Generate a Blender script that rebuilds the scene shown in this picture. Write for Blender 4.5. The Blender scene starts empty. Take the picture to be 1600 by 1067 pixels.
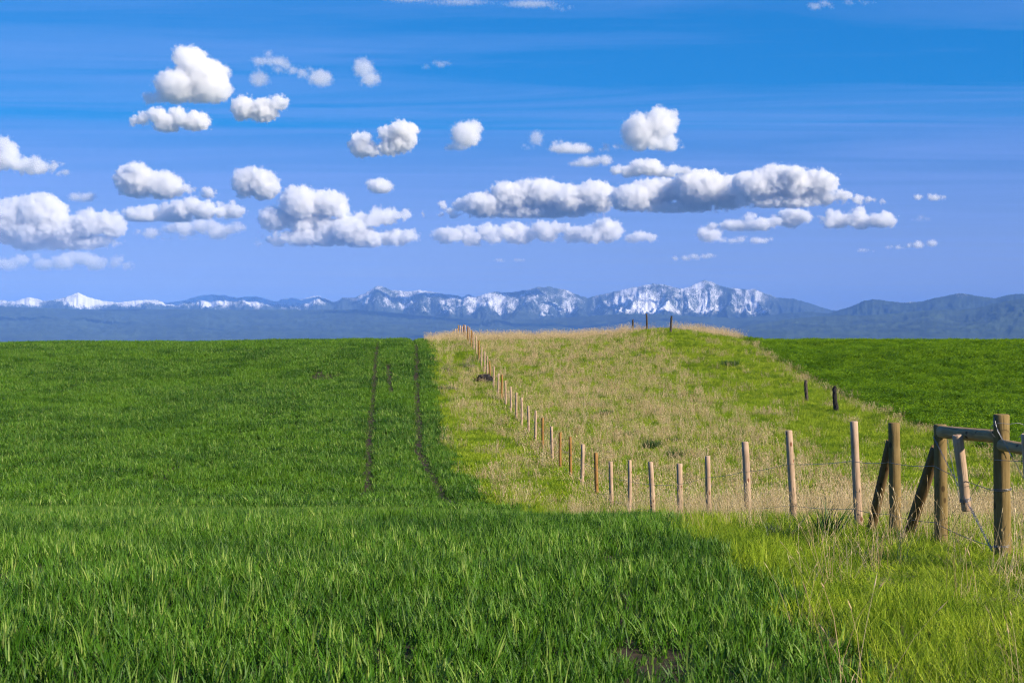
import bpy, bmesh, math, random
import numpy as np
from mathutils import Vector, Matrix

# ------------------------------------------------------------------ camera, sky, sun, exposure
sc = bpy.context.scene
COL = sc.collection
FPX = 2222.2          # focal length in photograph pixels (50 mm on 36 mm, 1600 px wide)
CAMZ = 1.7
R = math.radians

cam_d = bpy.data.cameras.new('camera'); cam = bpy.data.objects.new('camera', cam_d); COL.objects.link(cam)
cam.location = (0, 0, CAMZ); cam.rotation_euler = (R(90), 0, 0)
cam_d.lens = 50; cam_d.sensor_width = 36; cam_d.sensor_fit = 'HORIZONTAL'
cam_d.clip_start = 0.1; cam_d.clip_end = 300000
cam_d.dof.use_dof = True; cam_d.dof.focus_distance = 24; cam_d.dof.aperture_fstop = 8
sc.camera = cam

SUN_EL, SUN_AZ = 33, 58      # elevation; azimuth to the right of straight behind the camera
sx, sy, sz = (math.cos(R(SUN_EL))*math.sin(R(SUN_AZ)), -math.cos(R(SUN_EL))*math.cos(R(SUN_AZ)), math.sin(R(SUN_EL)))
w = bpy.data.worlds.new('World'); sc.world = w; w.use_nodes = True
nt = w.node_tree; nt.nodes.clear()
def wn(t, **k):
    n = nt.nodes.new(t)
    for a, b in k.items(): setattr(n, a, b)
    return n
sky = wn('ShaderNodeTexSky', sky_type='NISHITA', sun_disc=False)
sky.sun_elevation = R(SUN_EL); sky.sun_rotation = math.atan2(sx, sy)
sky.altitude = 1500; sky.air_density = 1.0; sky.dust_density = 0.1; sky.ozone_density = 2.6
hs = wn('ShaderNodeHueSaturation'); hs.inputs['Saturation'].default_value = 1.7; hs.inputs['Hue'].default_value = .515; hs.inputs['Value'].default_value = 1.1
gm = wn('ShaderNodeGamma'); gm.inputs['Gamma'].default_value = .5
tn = wn('ShaderNodeMix', data_type='RGBA', blend_type='MULTIPLY'); tn.inputs[0].default_value = 1.0; tn.inputs[7].default_value = (.78, .83, 1.34, 1)
nt.links.new(sky.outputs[0], hs.inputs['Color']); nt.links.new(hs.outputs[0], gm.inputs['Color']); nt.links.new(gm.outputs[0], tn.inputs[6])
# thin cirrus veil on a plane high above, all over the sky
tc = wn('ShaderNodeTexCoord'); sep = wn('ShaderNodeSeparateXYZ'); nt.links.new(tc.outputs['Generated'], sep.inputs[0])
mz = wn('ShaderNodeMath', operation='MAXIMUM'); nt.links.new(sep.outputs[2], mz.inputs[0]); mz.inputs[1].default_value = 0.03
dx = wn('ShaderNodeMath', operation='DIVIDE'); nt.links.new(sep.outputs[0], dx.inputs[0]); nt.links.new(mz.outputs[0], dx.inputs[1])
dy = wn('ShaderNodeMath', operation='DIVIDE'); nt.links.new(sep.outputs[1], dy.inputs[0]); nt.links.new(mz.outputs[0], dy.inputs[1])
cmb = wn('ShaderNodeCombineXYZ'); nt.links.new(dx.outputs[0], cmb.inputs[0]); nt.links.new(dy.outputs[0], cmb.inputs[1])
mp = wn('ShaderNodeMapping'); mp.inputs['Rotation'].default_value = (0, 0, R(3)); mp.inputs['Scale'].default_value = (0.2, 1.0, 1)
nt.links.new(cmb.outputs[0], mp.inputs[0])
nz = wn('ShaderNodeTexNoise'); nz.inputs['Scale'].default_value = 1.1; nz.inputs['Detail'].default_value = 7; nz.inputs['Roughness'].default_value = 0.6
nz.inputs['Distortion'].default_value = 1.1
nt.links.new(mp.outputs[0], nz.inputs['Vector'])
mr = wn('ShaderNodeMapRange'); mr.inputs['From Min'].default_value = 0.40; mr.inputs['From Max'].default_value = 0.78
mr.inputs['To Min'].default_value = 0.0; mr.inputs['To Max'].default_value = 0.55
nt.links.new(nz.outputs[0], mr.inputs['Value'])
mx = wn('ShaderNodeMix', data_type='RGBA'); nt.links.new(mr.outputs[0], mx.inputs[0])
nt.links.new(tn.outputs[2], mx.inputs[6]); mx.inputs[7].default_value = (1.25, 2.0, 4.5, 1)
bg = wn('ShaderNodeBackground'); bg.inputs['Strength'].default_value = 0.11
nt.links.new(mx.outputs[2], bg.inputs['Color'])
out = wn('ShaderNodeOutputWorld'); nt.links.new(bg.outputs[0], out.inputs['Surface'])

sun_d = bpy.data.lights.new('sun', 'SUN'); sun = bpy.data.objects.new('sun', sun_d); COL.objects.link(sun)
sun_d.energy = 5.0; sun_d.angle = R(0.53); sun_d.color = (1.0, 0.875, 0.68)
sun.rotation_euler = Vector((sx, sy, sz)).to_track_quat('Z', 'Y').to_euler()

vs = sc.view_settings; vs.view_transform = 'Standard'; vs.look = 'None'; vs.gamma = 1; vs.exposure = 1.0; vs.use_curve_mapping = False
cy = sc.cycles
cy.use_denoising = True; cy.denoiser = 'OPENIMAGEDENOISE'; cy.denoising_input_passes = 'RGB_ALBEDO_NORMAL'
cy.max_bounces = 16; cy.diffuse_bounces = 3; cy.glossy_bounces = 2; cy.transmission_bounces = 3; cy.volume_bounces = 9; cy.transparent_max_bounces = 24
cy.sample_clamp_indirect = 6; cy.use_adaptive_sampling = True; cy.adaptive_threshold = 0.02
cy.denoising_prefilter = 'FAST'; cy.filter_width = 1.15

# ------------------------------------------------------------------ helpers
def tag(o, label=None, cat=None, group=None, kind=None):
    for k, v in (('label', label), ('category', cat), ('group', group), ('kind', kind)):
        if v: o[k] = v
    return o

def mat(name):
    m = bpy.data.materials.new(name); m.use_nodes = True
    t = m.node_tree; t.nodes.clear()
    return m, t

class NB:
    """small node-building helper"""
    def __init__(s, t): s.t = t
    def n(s, typ, ins=None, **k):
        nd = s.t.nodes.new(typ)
        for a, b in k.items(): setattr(nd, a, b)
        for a, b in (ins or {}).items(): s.set(nd, a, b)
        return nd
    def set(s, nd, a, b):
        if isinstance(b, bpy.types.NodeSocket): s.t.links.new(b, nd.inputs[a])
        else: nd.inputs[a].default_value = b
    def math(s, op, a, b=0.0, c=None):
        nd = s.n('ShaderNodeMath', operation=op); s.set(nd, 0, a); s.set(nd, 1, b)
        if c is not None: s.set(nd, 2, c)
        return nd.outputs[0]
    def mix(s, f, a, b, blend='MIX'):
        nd = s.n('ShaderNodeMix', data_type='RGBA', blend_type=blend); s.set(nd, 0, f); s.set(nd, 6, a); s.set(nd, 7, b)
        return nd.outputs[2]
    def rng(s, v, a, b, c=0.0, d=1.0):
        nd = s.n('ShaderNodeMapRange', {'Value': v, 'From Min': a, 'From Max': b, 'To Min': c, 'To Max': d}); return nd.outputs[0]
    def noise(s, vec, scale, detail=4, rough=0.5, dist=0.0):
        nd = s.n('ShaderNodeTexNoise', {'Scale': scale, 'Detail': detail, 'Roughness': rough, 'Distortion': dist})
        if vec is not None: s.set(nd, 'Vector', vec)
        return nd.outputs[0]
    def ramp(s, v, stops):
        nd = s.n('ShaderNodeValToRGB', {'Fac': v}); cr = nd.color_ramp
        while len(cr.elements) < len(stops): cr.elements.new(0.5)
        for e, (p, c) in zip(cr.elements, stops): e.position = p; e.color = (*c, 1)
        return nd.outputs[0]
    def attr(s, name): return s.n('ShaderNodeAttribute', attribute_name=name).outputs['Fac']
    def pos(s): return s.n('ShaderNodeNewGeometry').outputs['Position']
    def out(s, surf=None, vol=None):
        o = s.n('ShaderNodeOutputMaterial')
        if surf: s.t.links.new(surf, o.inputs['Surface'])
        if vol: s.t.links.new(vol, o.inputs['Volume'])

def mesh_obj(name, verts, faces, m=None, parent=None, smooth=True, attrs=None):
    me = bpy.data.meshes.new(name)
    me.from_pydata([tuple(v) for v in verts], [], faces)
    if smooth: me.polygons.foreach_set('use_smooth', [True]*len(me.polygons))
    for k, v in (attrs or {}).items():
        a = me.attributes.new(k, 'FLOAT', 'POINT'); a.data.foreach_set('value', np.asarray(v, dtype=np.float32))
    if m: me.materials.append(m)
    me.update()
    o = bpy.data.objects.new(name, me)
    COL.objects.link(o)
    if parent: o.parent = parent
    return o

def empty(name, loc=(0, 0, 0)):
    o = bpy.data.objects.new(name, None); COL.objects.link(o); o.location = loc; o.empty_display_size = 0.2
    return o

# --- vectorised gradient noise
_p = np.random.RandomState(7).permutation(256); _p = np.concatenate([_p, _p, _p])
_ang = np.random.RandomState(8).rand(256)*2*np.pi
def perlin(x, y):
    x = np.asarray(x, float); y = np.asarray(y, float)
    xi = np.floor(x).astype(int); yi = np.floor(y).astype(int); xf = x-xi; yf = y-yi
    xi &= 255; yi &= 255
    u = xf*xf*xf*(xf*(xf*6-15)+10); v = yf*yf*yf*(yf*(yf*6-15)+10)
    def g(ix, iy, fx, fy):
        h = _ang[_p[_p[ix]+iy]]
        return np.cos(h)*fx+np.sin(h)*fy
    a = g(xi, yi, xf, yf); b = g(xi+1, yi, xf-1, yf); c = g(xi, yi+1, xf, yf-1); d = g(xi+1, yi+1, xf-1, yf-1)
    return (a+u*(b-a))*(1-v)+(c+u*(d-c))*v
def fbm(x, y, o=4, rough=0.5):
    r = 0; a = 1
    for k in range(o):
        r = r+a*perlin(x+13.7*k, y-7.3*k); x = x*2.03; y = y*2.03; a *= rough
    return r
def ridged(x, y, o=4, rough=0.5):
    r = 0; a = 1; tot = 0
    for k in range(o):
        r = r+a*(1-np.abs(perlin(x+5.1*k, y+9.2*k))*1.9); tot += a; x = x*2.07; y = y*2.07; a *= rough
    return r/tot
def sstep(a, b, x):
    t = np.clip((x-a)/(b-a), 0, 1); return t*t*(3-2*t)

# ------------------------------------------------------------------ terrain
_PD = np.array([-60, -5, 0, 7, 10, 13.2, 17.3, 20.2, 22.75, 25.6, 28.1, 31.2, 34.1, 37.1, 42, 48.5, 54.4, 60.2, 66.1, 72.6, 77.7, 85.2, 92.8, 98.9, 105.4, 110.5, 117, 127, 136, 150, 175, 230, 340, 600, 1500, 60000], float)
_PZ = np.array([1.0, .1, .05, 0, -.12, -.29, -.57, -.88, -1.21, -1.6, -1.93, -2.22, -2.47, -2.66, -2.72, -2.68, -2.5, -2.28, -1.97, -1.62, -1.3, -.76, .02, .72, 1.22, 1.55, 1.75, 1.78, 1.5, .9, -.8, -6, -16, -32, -60, -60], float)
_fx = np.linspace(-60, 700, 3041); _fz = np.interp(_fx, _PD, _PZ)
_k = np.hanning(19); _k /= _k.sum(); _fz = np.convolve(np.pad(_fz, 9, mode='edge'), _k, 'valid')
def prof(d):
    d = np.asarray(d, float)
    return np.where(d < 690, np.interp(d, _fx, _fz), np.interp(d, _PD, _PZ))
BUMPS = [(12.4, 113, 5.0, 9, .85), (14.3, 93, 1.7, 1.3, .34), (13.2, 102, 2.4, 1.2, .25), (5, 115, 7, 9, .16), (-4.2, 118, 2.2, 10, .22), (12, 84, 2.5, 1.6, .2), (15.5, 79, 2.2, 1.4, .15), (9.5, 101, 1.5, 1, .12)]
def ground_z(x, y):
    x = np.asarray(x, float); y = np.asarray(y, float)
    z = prof(y)
    left = sstep(0.5, -4.0, x)
    z = z + left*(-0.05*np.exp(-((y-14.5)/3.2)**2) + 0.14*np.exp(-((y-27)/7.0)**2) - (0.06+0.3*np.clip((-8-x)/32, 0, 1.3)-.22*perlin(x*.11+2, x*0+y*.02))*sstep(90, 116, y)*sstep(160, 125, y))
    z = z - 0.22*sstep(17, 22, x)*sstep(90, 112, y)*sstep(160, 125, y)
    for bx, by, rx, ry, a in BUMPS:
        z = z + a*np.exp(-((x-bx)/rx)**2-((y-by)/ry)**2)
    near = sstep(260, 150, y)
    z = z + near*(0.10*perlin(x*.13+3, y*.13)+0.045*perlin(x*.5, y*.5+9))
    z = z + (1-near)*0.6*perlin(x*.004, y*.004)
    return z
def fence_x(d): return 5.62-0.0819*np.asarray(d, float)
def edge_smooth(d):
    return fence_x(d)-np.interp(d, [0, 7, 11, 16, 20, 26, 33, 40, 54, 80, 105, 160], [3.4, 3.3, 2.75, 2.2, 1.75, 1.75, 2.5, 3.2, 3.6, 3.3, 3.0, 3.0])
def edge_x(d):       # right-hand edge of the wheat
    return edge_smooth(d)+0.28*perlin(np.asarray(d)*.35, np.asarray(d)*0+2.2)
def alf_x(d):        # left-hand edge of the alfalfa
    return 18.1+0.35*perlin(np.asarray(d)*.2, np.asarray(d)*0+5.5)

def axis(lo, hi, step, far, n):
    a = np.arange(lo, hi+1e-6, step)
    g = np.geomspace(step, far-hi, n)
    return a, g
ax = np.arange(-66, 66.1, .8); gx = np.geomspace(2, 60000, 34)
X = np.concatenate([-66-gx[::-1], ax, 66+gx])
ay = np.arange(-12, 170, .7); gy = np.geomspace(1.5, 60000, 46)
Y = np.concatenate([[-8000, -3000, -900, -300, -100, -40, -20], ay, ay[-1]+gy])
XX, YY = np.meshgrid(X, Y); ZZ = ground_z(XX, YY)
nx, ny = len(X), len(Y)
idx = np.arange(nx*ny).reshape(ny, nx)
faces = np.stack([idx[:-1, :-1], idx[:-1, 1:], idx[1:, 1:], idx[1:, :-1]], -1).reshape(-1, 4).tolist()
meadow_mask = (sstep(-.15, .35, XX-edge_x(YY))*sstep(.3, -.3, XX-alf_x(YY))).ravel()
alf_mask = sstep(-.3, .3, XX-alf_x(YY)).ravel()
m, t = mat('soil_and_thatch'); b = NB(t)
P = b.pos()
n1 = b.noise(P, 1.6, 6, .6); n2 = b.noise(P, 14, 5, .65); n3 = b.noise(P, .35, 3)
soil = b.mix(n2, (.016, .013, .008, 1), (.06, .043, .029, 1))
thatch = b.mix(n2, (.10, .105, .03, 1), (.23, .20, .09, 1))
thatch = b.mix(b.rng(n1, .4, .7), thatch, (.075, .11, .02, 1))
alf = b.mix(n1, (.02, .05, .008, 1), (.035, .08, .012, 1))
c = b.mix(b.attr('meadow'), soil, thatch); c = b.mix(b.attr('alfalfa'), c, alf)
farc = b.mix(n3, (.06, .10, .03, 1), (.11, .12, .05, 1))
sp = b.n('ShaderNodeSeparateXYZ', {0: P})
c = b.mix(b.rng(sp.outputs[1], 160, 400), c, farc)
bmp = b.n('ShaderNodeBump', {'Strength': .7, 'Distance': .05, 'Height': n2})
pr = b.n('ShaderNodeBsdfPrincipled', {'Base Color': c, 'Roughness': .95, 'Specular IOR Level': .15, 'Normal': bmp.outputs[0]})
b.out(pr.outputs[0]); M_GROUND = m
g = mesh_obj('ground', np.stack([XX, YY, ZZ], -1).reshape(-1, 3), faces, m, attrs={'meadow': meadow_mask, 'alfalfa': alf_mask})
tag(g, kind='structure')

# ------------------------------------------------------------------ mountains
def forest_mat(name, snow, fresh, dark):
    m, t = mat(name); b = NB(t)
    P = b.pos()
    uv = b.n('ShaderNodeUVMap').outputs[0]
    n = b.noise(P, .0011, 8, .62); n2 = b.noise(P, .006, 5, .6)
    c = b.mix(b.rng(n, .35, .65), (*dark, 1), (*fresh, 1))
    c = b.mix(b.rng(n2, .3, .7, 0, .55), c, (dark[0]*.6, dark[1]*.6, dark[2]*.7, 1))
    rough = .95
    if snow:
        mpn = b.n('ShaderNodeMapping', {0: uv, 'Scale': (1.0, .30, 1)})
        st = b.noise(mpn.outputs[0], 3.4, 7, .62, .25)          # streaks running down the slope
        ft = b.noise(uv, 26, 4, .7)
        v = b.math('ADD', b.attr('snow'), b.math('MULTIPLY', b.math('SUBTRACT', st, .5), 1.9))
        v = b.math('ADD', v, b.math('MULTIPLY', b.math('SUBTRACT', ft, .5), 2.8))
        mask = b.rng(v, .44, .62)
        c = b.mix(mask, c, (.70, .70, .73, 1))
    pr = b.n('ShaderNodeBsdfPrincipled', {'Base Color': c, 'Roughness': rough, 'Specular IOR Level': .1})
    b.out(pr.outputs[0])
    return m

def ridge(name, D, sky_pts, front, m, px0, px1, dpx, rows, snow_fn=None, spur=.4, spur_w=1.0, seed=0, power=1.25, rough_px=.5, teeth=0.0):
    """a range of hills: a crest at distance D whose outline follows sky_pts, spurs and gullies down to its foot"""
    px = np.arange(px0, px1+.1, dpx)
    sp_ = np.array(sky_pts, float)
    row = np.interp(px, sp_[:, 0], sp_[:, 1])
    row = row + rough_px*fbm(px*.11+seed, px*0+seed, 4, .6) + teeth*perlin(px*.9+seed*3, px*0+.5)
    Dp = D*(1+.05*perlin(px*.006+seed, px*0+1.3+seed))
    Zr = CAMZ+(533.5-row)/FPX*Dp
    tt = np.concatenate([[-.35, -.16, -.06], np.linspace(0, 1, rows)**1.15])
    PX, T = np.meshgrid(px, tt)
    ridge_km = (PX-800)/FPX*D/1000
    warp = .5*perlin(ridge_km*.35+seed, T*2.0)
    r = ridged((ridge_km+warp*T*2.2)/spur_w/1.9+seed*1.7, T*.9+seed, 5, .55)
    gul = np.clip(1-r, 0, 1)
    gfun = np.where(T >= 0, np.power(np.clip(1-T, 0, 1), power), 1-np.abs(T)*1.2)
    Y_ = Dp[None, :]-T*front
    fade = np.clip(np.abs(T)*5.5, 0, 1)
    Z_ = Zr[None, :]*gfun*(1-spur*1.5*gul*fade)+fbm(ridge_km*3.1, T*9, 4, .55)*Zr[None, :]*.05*fade
    Z_ = np.maximum(Z_, -61.5); Z_[-1, :] = -61.5
    X_ = (PX-800)/FPX*Dp[None, :]*(Y_/Dp[None, :])
    nyy, nxx = PX.shape
    ii = np.arange(nxx*nyy).reshape(nyy, nxx)
    fc = np.stack([ii[:-1, :-1], ii[1:, :-1], ii[1:, 1:], ii[:-1, 1:]], -1).reshape(-1, 4).tolist()
    rowv = 533.5-(Z_-CAMZ)/Y_*FPX
    at = {}
    if snow_fn is not None: at['snow'] = snow_fn(PX, rowv, r, T).ravel()
    o = mesh_obj(name, np.stack([X_, Y_, Z_], -1).reshape(-1, 3), fc, m, attrs=at)
    uvl = o.data.uv_layers.new(name='UVMap')
    UVv = np.stack([ridge_km.ravel(), (T*front/1000).ravel()], -1)
    li = np.zeros(len(o.data.loops), dtype=np.int32); o.data.loops.foreach_get('vertex_index', li)
    uvl.data.foreach_set('uv', UVv[li].astype(np.float32).ravel())
    tag(o, kind='structure')
    return o

SKY_MAIN = [(-260, 470), (-120, 468), (0, 469), (22, 471), (46, 464), (70, 470), (90, 468), (105, 463), (122, 457.5), (140, 465), (160, 470), (185, 473), (200, 471), (222, 468.5), (245, 469), (260, 473), (285, 470), (300, 465), (318, 461), (352, 461), (370, 466), (378, 464), (400, 463), (412, 466), (430, 471), (445, 467), (455, 465), (470, 468), (485, 464), (495, 462), (508, 466), (518, 472), (526, 471), (535, 465), (552, 466), (570, 458), (590, 447), (596, 446.5), (610, 453), (630, 455), (645, 455), (655, 453), (680, 457), (700, 460), (715, 462), (722, 464), (730, 460), (745, 464), (755, 460), (770, 456), (790, 457), (808, 456), (820, 453), (840, 449), (855, 448), (868, 450), (885, 453), (900, 460), (918, 466), (935, 461), (950, 458), (965, 455), (985, 450), (1005, 446), (1022, 443.5), (1040, 445), (1060, 451), (1068, 451), (1085, 445), (1101, 437.5), (1115, 442), (1130, 448), (1160, 452), (1180, 452), (1200, 460), (1215, 465), (1240, 467), (1260, 472), (1280, 479), (1300, 485), (1320, 486), (1400, 492), (1860, 495)]
def snow_main(px, row, r, t):
    k = np.array([(-300, .55), (0, .62), (40, .75), (80, .58), (125, .85), (170, .62), (230, .68), (330, .68), (420, .6), (490, .95), (520, .3), (560, .28), (600, .45), (640, .62), (700, .62), (740, .44), (800, .44), (870, .42), (920, .38), (960, .45), (1000, .62), (1040, .68), (1070, .5), (1100, .58), (1150, .66), (1190, .5), (1220, .25), (1270, .1), (1320, -.3), (1900, -.3)])
    lim = np.interp(px, [-300, 100, 400, 500, 540, 640, 760, 900, 1000, 1200, 1900], [484, 484, 485, 482, 480, 494, 499, 497, 497, 499, 480])
    s = np.interp(px, k[:, 0], k[:, 1])
    s = s - sstep(-14, 4, row-lim)*1.0 - np.interp(px, [450, 560, 900, 1000], [-.12, .04, .04, .13])
    s = s + .55*(fbm(px*.018+4, t*3.0+2, 3))
    return s+.9*(.62-r)*np.clip(t*6, 0, 1)
M_SNOW = forest_mat('snowy_forest_slope', True, (.055, .075, .055), (.022, .035, .03))
M_FOREST = forest_mat('forest_slope', False, (.05, .075, .04), (.02, .032, .025))
M_GREEN = forest_mat('green_forest_slope', False, (.06, .09, .05), (.024, .038, .03))
ridge('mountains', 42000, SKY_MAIN, 15000, M_SNOW, -260, 1460, 1.1, 130, snow_main, spur=.5, spur_w=.8, seed=1, power=1.1, rough_px=1.5)
SKY_FOOT = [(-260, 480), (0, 479), (60, 481), (150, 484), (250, 483), (330, 484), (420, 484), (500, 484), (560, 484), (620, 489), (700, 496), (760, 498.5), (840, 500), (900, 495), (960, 491), (1000, 490.5), (1060, 493), (1100, 494.5), (1150, 497), (1180, 495), (1230, 489), (1268, 487), (1290, 489), (1320, 495), (1400, 505), (1860, 515)]
ridge('foothills', 33000, SKY_FOOT, 9000, M_FOREST, -260, 1480, 2.0, 46, spur=.3, spur_w=1.3, seed=4, power=.8, rough_px=.8)
SKY_HILL = [(1180, 520), (1260, 500), (1300, 488), (1312, 484), (1330, 479), (1350, 470), (1365, 467.5), (1385, 470), (1410, 473), (1440, 471), (1460, 466), (1480, 462), (1500, 458), (1515, 460), (1530, 463), (1555, 466), (1570, 462), (1590, 459), (1620, 460), (1700, 455), (1860, 458)]
def snow_hill(px, row, r, t):
    return np.interp(px, [1150, 1380, 1410, 1430, 1450, 1470, 1500, 1530, 1860], [-.6, -.5, .35, .4, .1, .15, .2, -.3, -.5])-sstep(0, 9, row-np.interp(px, [1180, 1400, 1480, 1860], [475, 474, 463, 463]))*1.2
M_HILL = forest_mat('forest_hill_slope', True, (.05, .075, .045), (.02, .034, .027))
ridge('wooded_hills', 32000, SKY_HILL, 7000, M_HILL, 1180, 1860, 1.2, 46, snow_hill, spur=.3, spur_w=.9, seed=9, power=.9, rough_px=.6, teeth=.9)
SKY_FRONT = [(1040, 531), (1120, 520), (1180, 506), (1240, 498), (1280, 494), (1320, 492.5), (1350, 493), (1380, 491), (1410, 489), (1450, 485), (1500, 484), (1530, 480), (1560, 473), (1600, 466), (1680, 460), (1860, 455)]
ridge('lower_hills', 26500, SKY_FRONT, 6500, M_GREEN, 1040, 1860, 1.6, 46, spur=.34, spur_w=.7, seed=13, power=.8, rough_px=.7, teeth=.5)

# ------------------------------------------------------------------ haze
bm = bmesh.new(); bmesh.ops.create_cube(bm, size=1)
me = bpy.data.meshes.new('haze'); bm.to_mesh(me); bm.free()
hz = bpy.data.objects.new('haze', me); COL.objects.link(hz)
hz.scale = (130000, 77000, 2064); hz.location = (0, 68000/2+0, 2000-1032); hz.location.y = -9000+38500
m, t = mat('haze_air'); b = NB(t)
pv = b.n('ShaderNodeVolumePrincipled', {'Color': (.15, .34, .88, 1), 'Density': 2.2e-5, 'Anisotropy': -0.3})
b.out(vol=pv.outputs[0]); me.materials.append(m)
tag(hz, kind='stuff')
# ------------------------------------------------------------------ cumulus clouds
_bm = bmesh.new(); bmesh.ops.create_icosphere(_bm, subdivisions=3, radius=1)
_bm.verts.ensure_lookup_table()
ICO_V = np.array([v.co[:] for v in _bm.verts]); ICO_F = np.array([[v.index for v in f.verts] for f in _bm.faces]); _bm.free()
BASE_ALT = 2650.0
def cloud_mat(balls, s, org, kind, cell):
    """vapour: a field of overlapping billows (units: one photo pixel at that distance), broken up by cells and noise, flat below"""
    m, t = mat('cloud_vapour'); b = NB(t)
    vm = lambda op, x, y: b.n('ShaderNodeVectorMath', {0: x, 1: y}, operation=op).outputs[0]
    P = vm('MULTIPLY', vm('SUBTRACT', b.pos(), org), (1/s,)*3)
    wn_ = b.n('ShaderNodeTexNoise', {'Vector': vm('ADD', P, (org[0]/s % 97, org[1]/s % 89, 0)), 'Scale': 1/(cell*1.6), 'Detail': 2.0, 'Roughness': .55}).outputs['Color']
    W = vm('ADD', P, vm('MULTIPLY', vm('SUBTRACT', wn_, (.5,)*3), (cell*1.3,)*3))
    f = None
    for (cx, cyy, cz, rx, ry, rz) in balls:
        q = vm('MULTIPLY', vm('SUBTRACT', W, (cx, cyy, cz)), (1/rx, 1/ry, 1/rz))
        ln = b.n('ShaderNodeVectorMath', {0: q}, operation='LENGTH').outputs['Value']
        fi = b.math('MULTIPLY', b.math('SUBTRACT', 1.0, ln), min(rx, rz))
        f = fi if f is None else b.math('SMOOTH_MAX', f, fi, 3.0)          # signed depth in pixels
    vo = b.n('ShaderNodeTexVoronoi', {'Vector': W, 'Scale': 1/cell, 'Detail': 1.0, 'Roughness': .55, 'Lacunarity': 2.3}, feature='F1').outputs['Distance']
    fi_n = b.noise(P, 1/(cell*.55), 4.0, .68)
    k = {'C': 1.0, 'M': 1.05, 'W': 1.15}[kind]*(1.35 if cell < 6 else 1.0)
    f = b.math('ADD', f, b.math('MULTIPLY', b.math('SUBTRACT', .49, vo), cell*.75*k))
    f = b.math('ADD', f, b.math('MULTIPLY', b.math('SUBTRACT', fi_n, .5), cell*1.5*k))
    z = b.n('ShaderNodeSeparateXYZ', {0: P}).outputs[2]
    f = b.math('SMOOTH_MIN', f, b.math('ADD', b.math('MULTIPLY', z, .8), b.math('MULTIPLY', b.math('SUBTRACT', fi_n, .42), 7.0)), 2.0)
    tau, wd = {'C': (.32, 4.2), 'M': (.17, 5.5), 'W': (.07, 7.0)}[kind]
    dn = b.math('MULTIPLY', b.n('ShaderNodeMapRange', {'Value': f, 'From Min': 0.0, 'From Max': wd}, interpolation_type='SMOOTHSTEP').outputs[0], tau/s)
    v = b.n('ShaderNodeVolumeScatter', {'Color': (.90, .902, .925, 1), 'Density': dn, 'Anisotropy': 0.32})
    b.out(vol=v.outputs[0])
    m.cycles.volume_step_rate = .28
    return m
def cloud(lobes, base, label, kind='C', seed=0, group=None):
    """lobes: (cx, cy, rx, ry) in photograph pixels; the flat base gives the distance (all bases at one height)"""
    rs = np.random.RandomState(1000+seed)
    d = BASE_ALT*FPX/(533.5-base); s = d/FPX                 # metres per pixel at that distance
    cx0 = float(np.mean([l[0] for l in lobes]))
    med = float(np.median([l[3] for l in lobes])); cell = min(max(med*.55, 3.2), 10.0)
    balls = []
    for (cx, cy_, rx, ry) in lobes:
        dep = min(rx, ry*1.8)
        if (rx > 1.7*ry or ry <= 12) and not (len(lobes) > 4 and rx >= 50 and cy_+ry >= base-4) and not (kind == 'W' and rx >= 50):                           # long or small: a row of uneven puffs
            n = int(np.clip(round(1.5*rx/ry)+1, 3, 5))
            for i in range(n):
                u = (i+.5)/n*2-1+rs.uniform(-.2, .2); dome = math.sqrt(max(0, 1-u*u*.8))
                r = ry*rs.uniform(.55, 1.0)*(.45+.6*dome)+.8
                balls.append((cx-cx0+u*(rx-r*.4), rs.uniform(-.4, .4)*dep, max(r*.55, base-cy_+rs.uniform(-.45, .45)*ry*dome-(1-dome)*ry*.4), r*rs.uniform(1.15, 1.7), r*1.3, r))
        else:
            balls.append((cx-cx0, rs.uniform(-.25, .25)*dep, base-cy_, rx*1.04+1, dep*.95+1, ry*1.04+1))
        if ry > 12:
            for _ in range(1 if len(lobes) > 4 else 2):
                a = rs.uniform(-1.2, 1.2); r = ry*rs.uniform(.38, .6)
                balls.append((cx-cx0+math.sin(a)*(rx-r*.6)*.85, rs.uniform(-.7, .1)*dep, base-cy_+math.cos(a)*(ry-r*.6)*.85, r*1.25, r*1.25, r*1.1))
    org = ((cx0-800)*s, d, CAMZ+(533.5-base)*s)
    A = np.array(balls, float); g_ = cell*.5+1.5
    V = (A[:, None, :3]+ICO_V[None]*(A[:, None, 3:]*1.04+g_)).reshape(-1, 3)
    V[:, 2] = np.where(V[:, 2] < -3, -3+(V[:, 2]+3)*.04, V[:, 2])
    V *= s
    F = (ICO_F[None]+(np.arange(len(A))*len(ICO_V))[:, None, None]).reshape(-1, 3)
    me = bpy.data.meshes.new('cloud')
    me.vertices.add(len(V)); me.vertices.foreach_set('co', V.astype(np.float32).ravel())
    me.loops.add(F.size); me.loops.foreach_set('vertex_index', F.astype(np.int32).ravel())
    me.polygons.add(len(F)); me.polygons.foreach_set('loop_start', np.arange(0, F.size, 3, dtype=np.int32))
    me.update(calc_edges=True)
    o = bpy.data.objects.new('cloud', me); COL.objects.link(o)
    o.location = org
    rm = o.modifiers.new('remesh', 'REMESH'); rm.mode = 'VOXEL'; rm.voxel_size = 1.8*s
    tag(o, label, 'cloud', group or 'fair-weather clouds')
    return o, cloud_mat(balls, s, org, kind, cell)
def finish_clouds(lst):
    """fuse the overlapping billows of each cloud into one skin"""
    dg = bpy.context.evaluated_depsgraph_get()
    for o, m in lst:
        me = bpy.data.meshes.new_from_object(o.evaluated_get(dg), depsgraph=dg)
        o.modifiers.clear(); old = o.data; o.data = me; bpy.data.meshes.remove(old); me.name = 'cloud'
        me.materials.clear(); me.materials.append(m); me.update()

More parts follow.
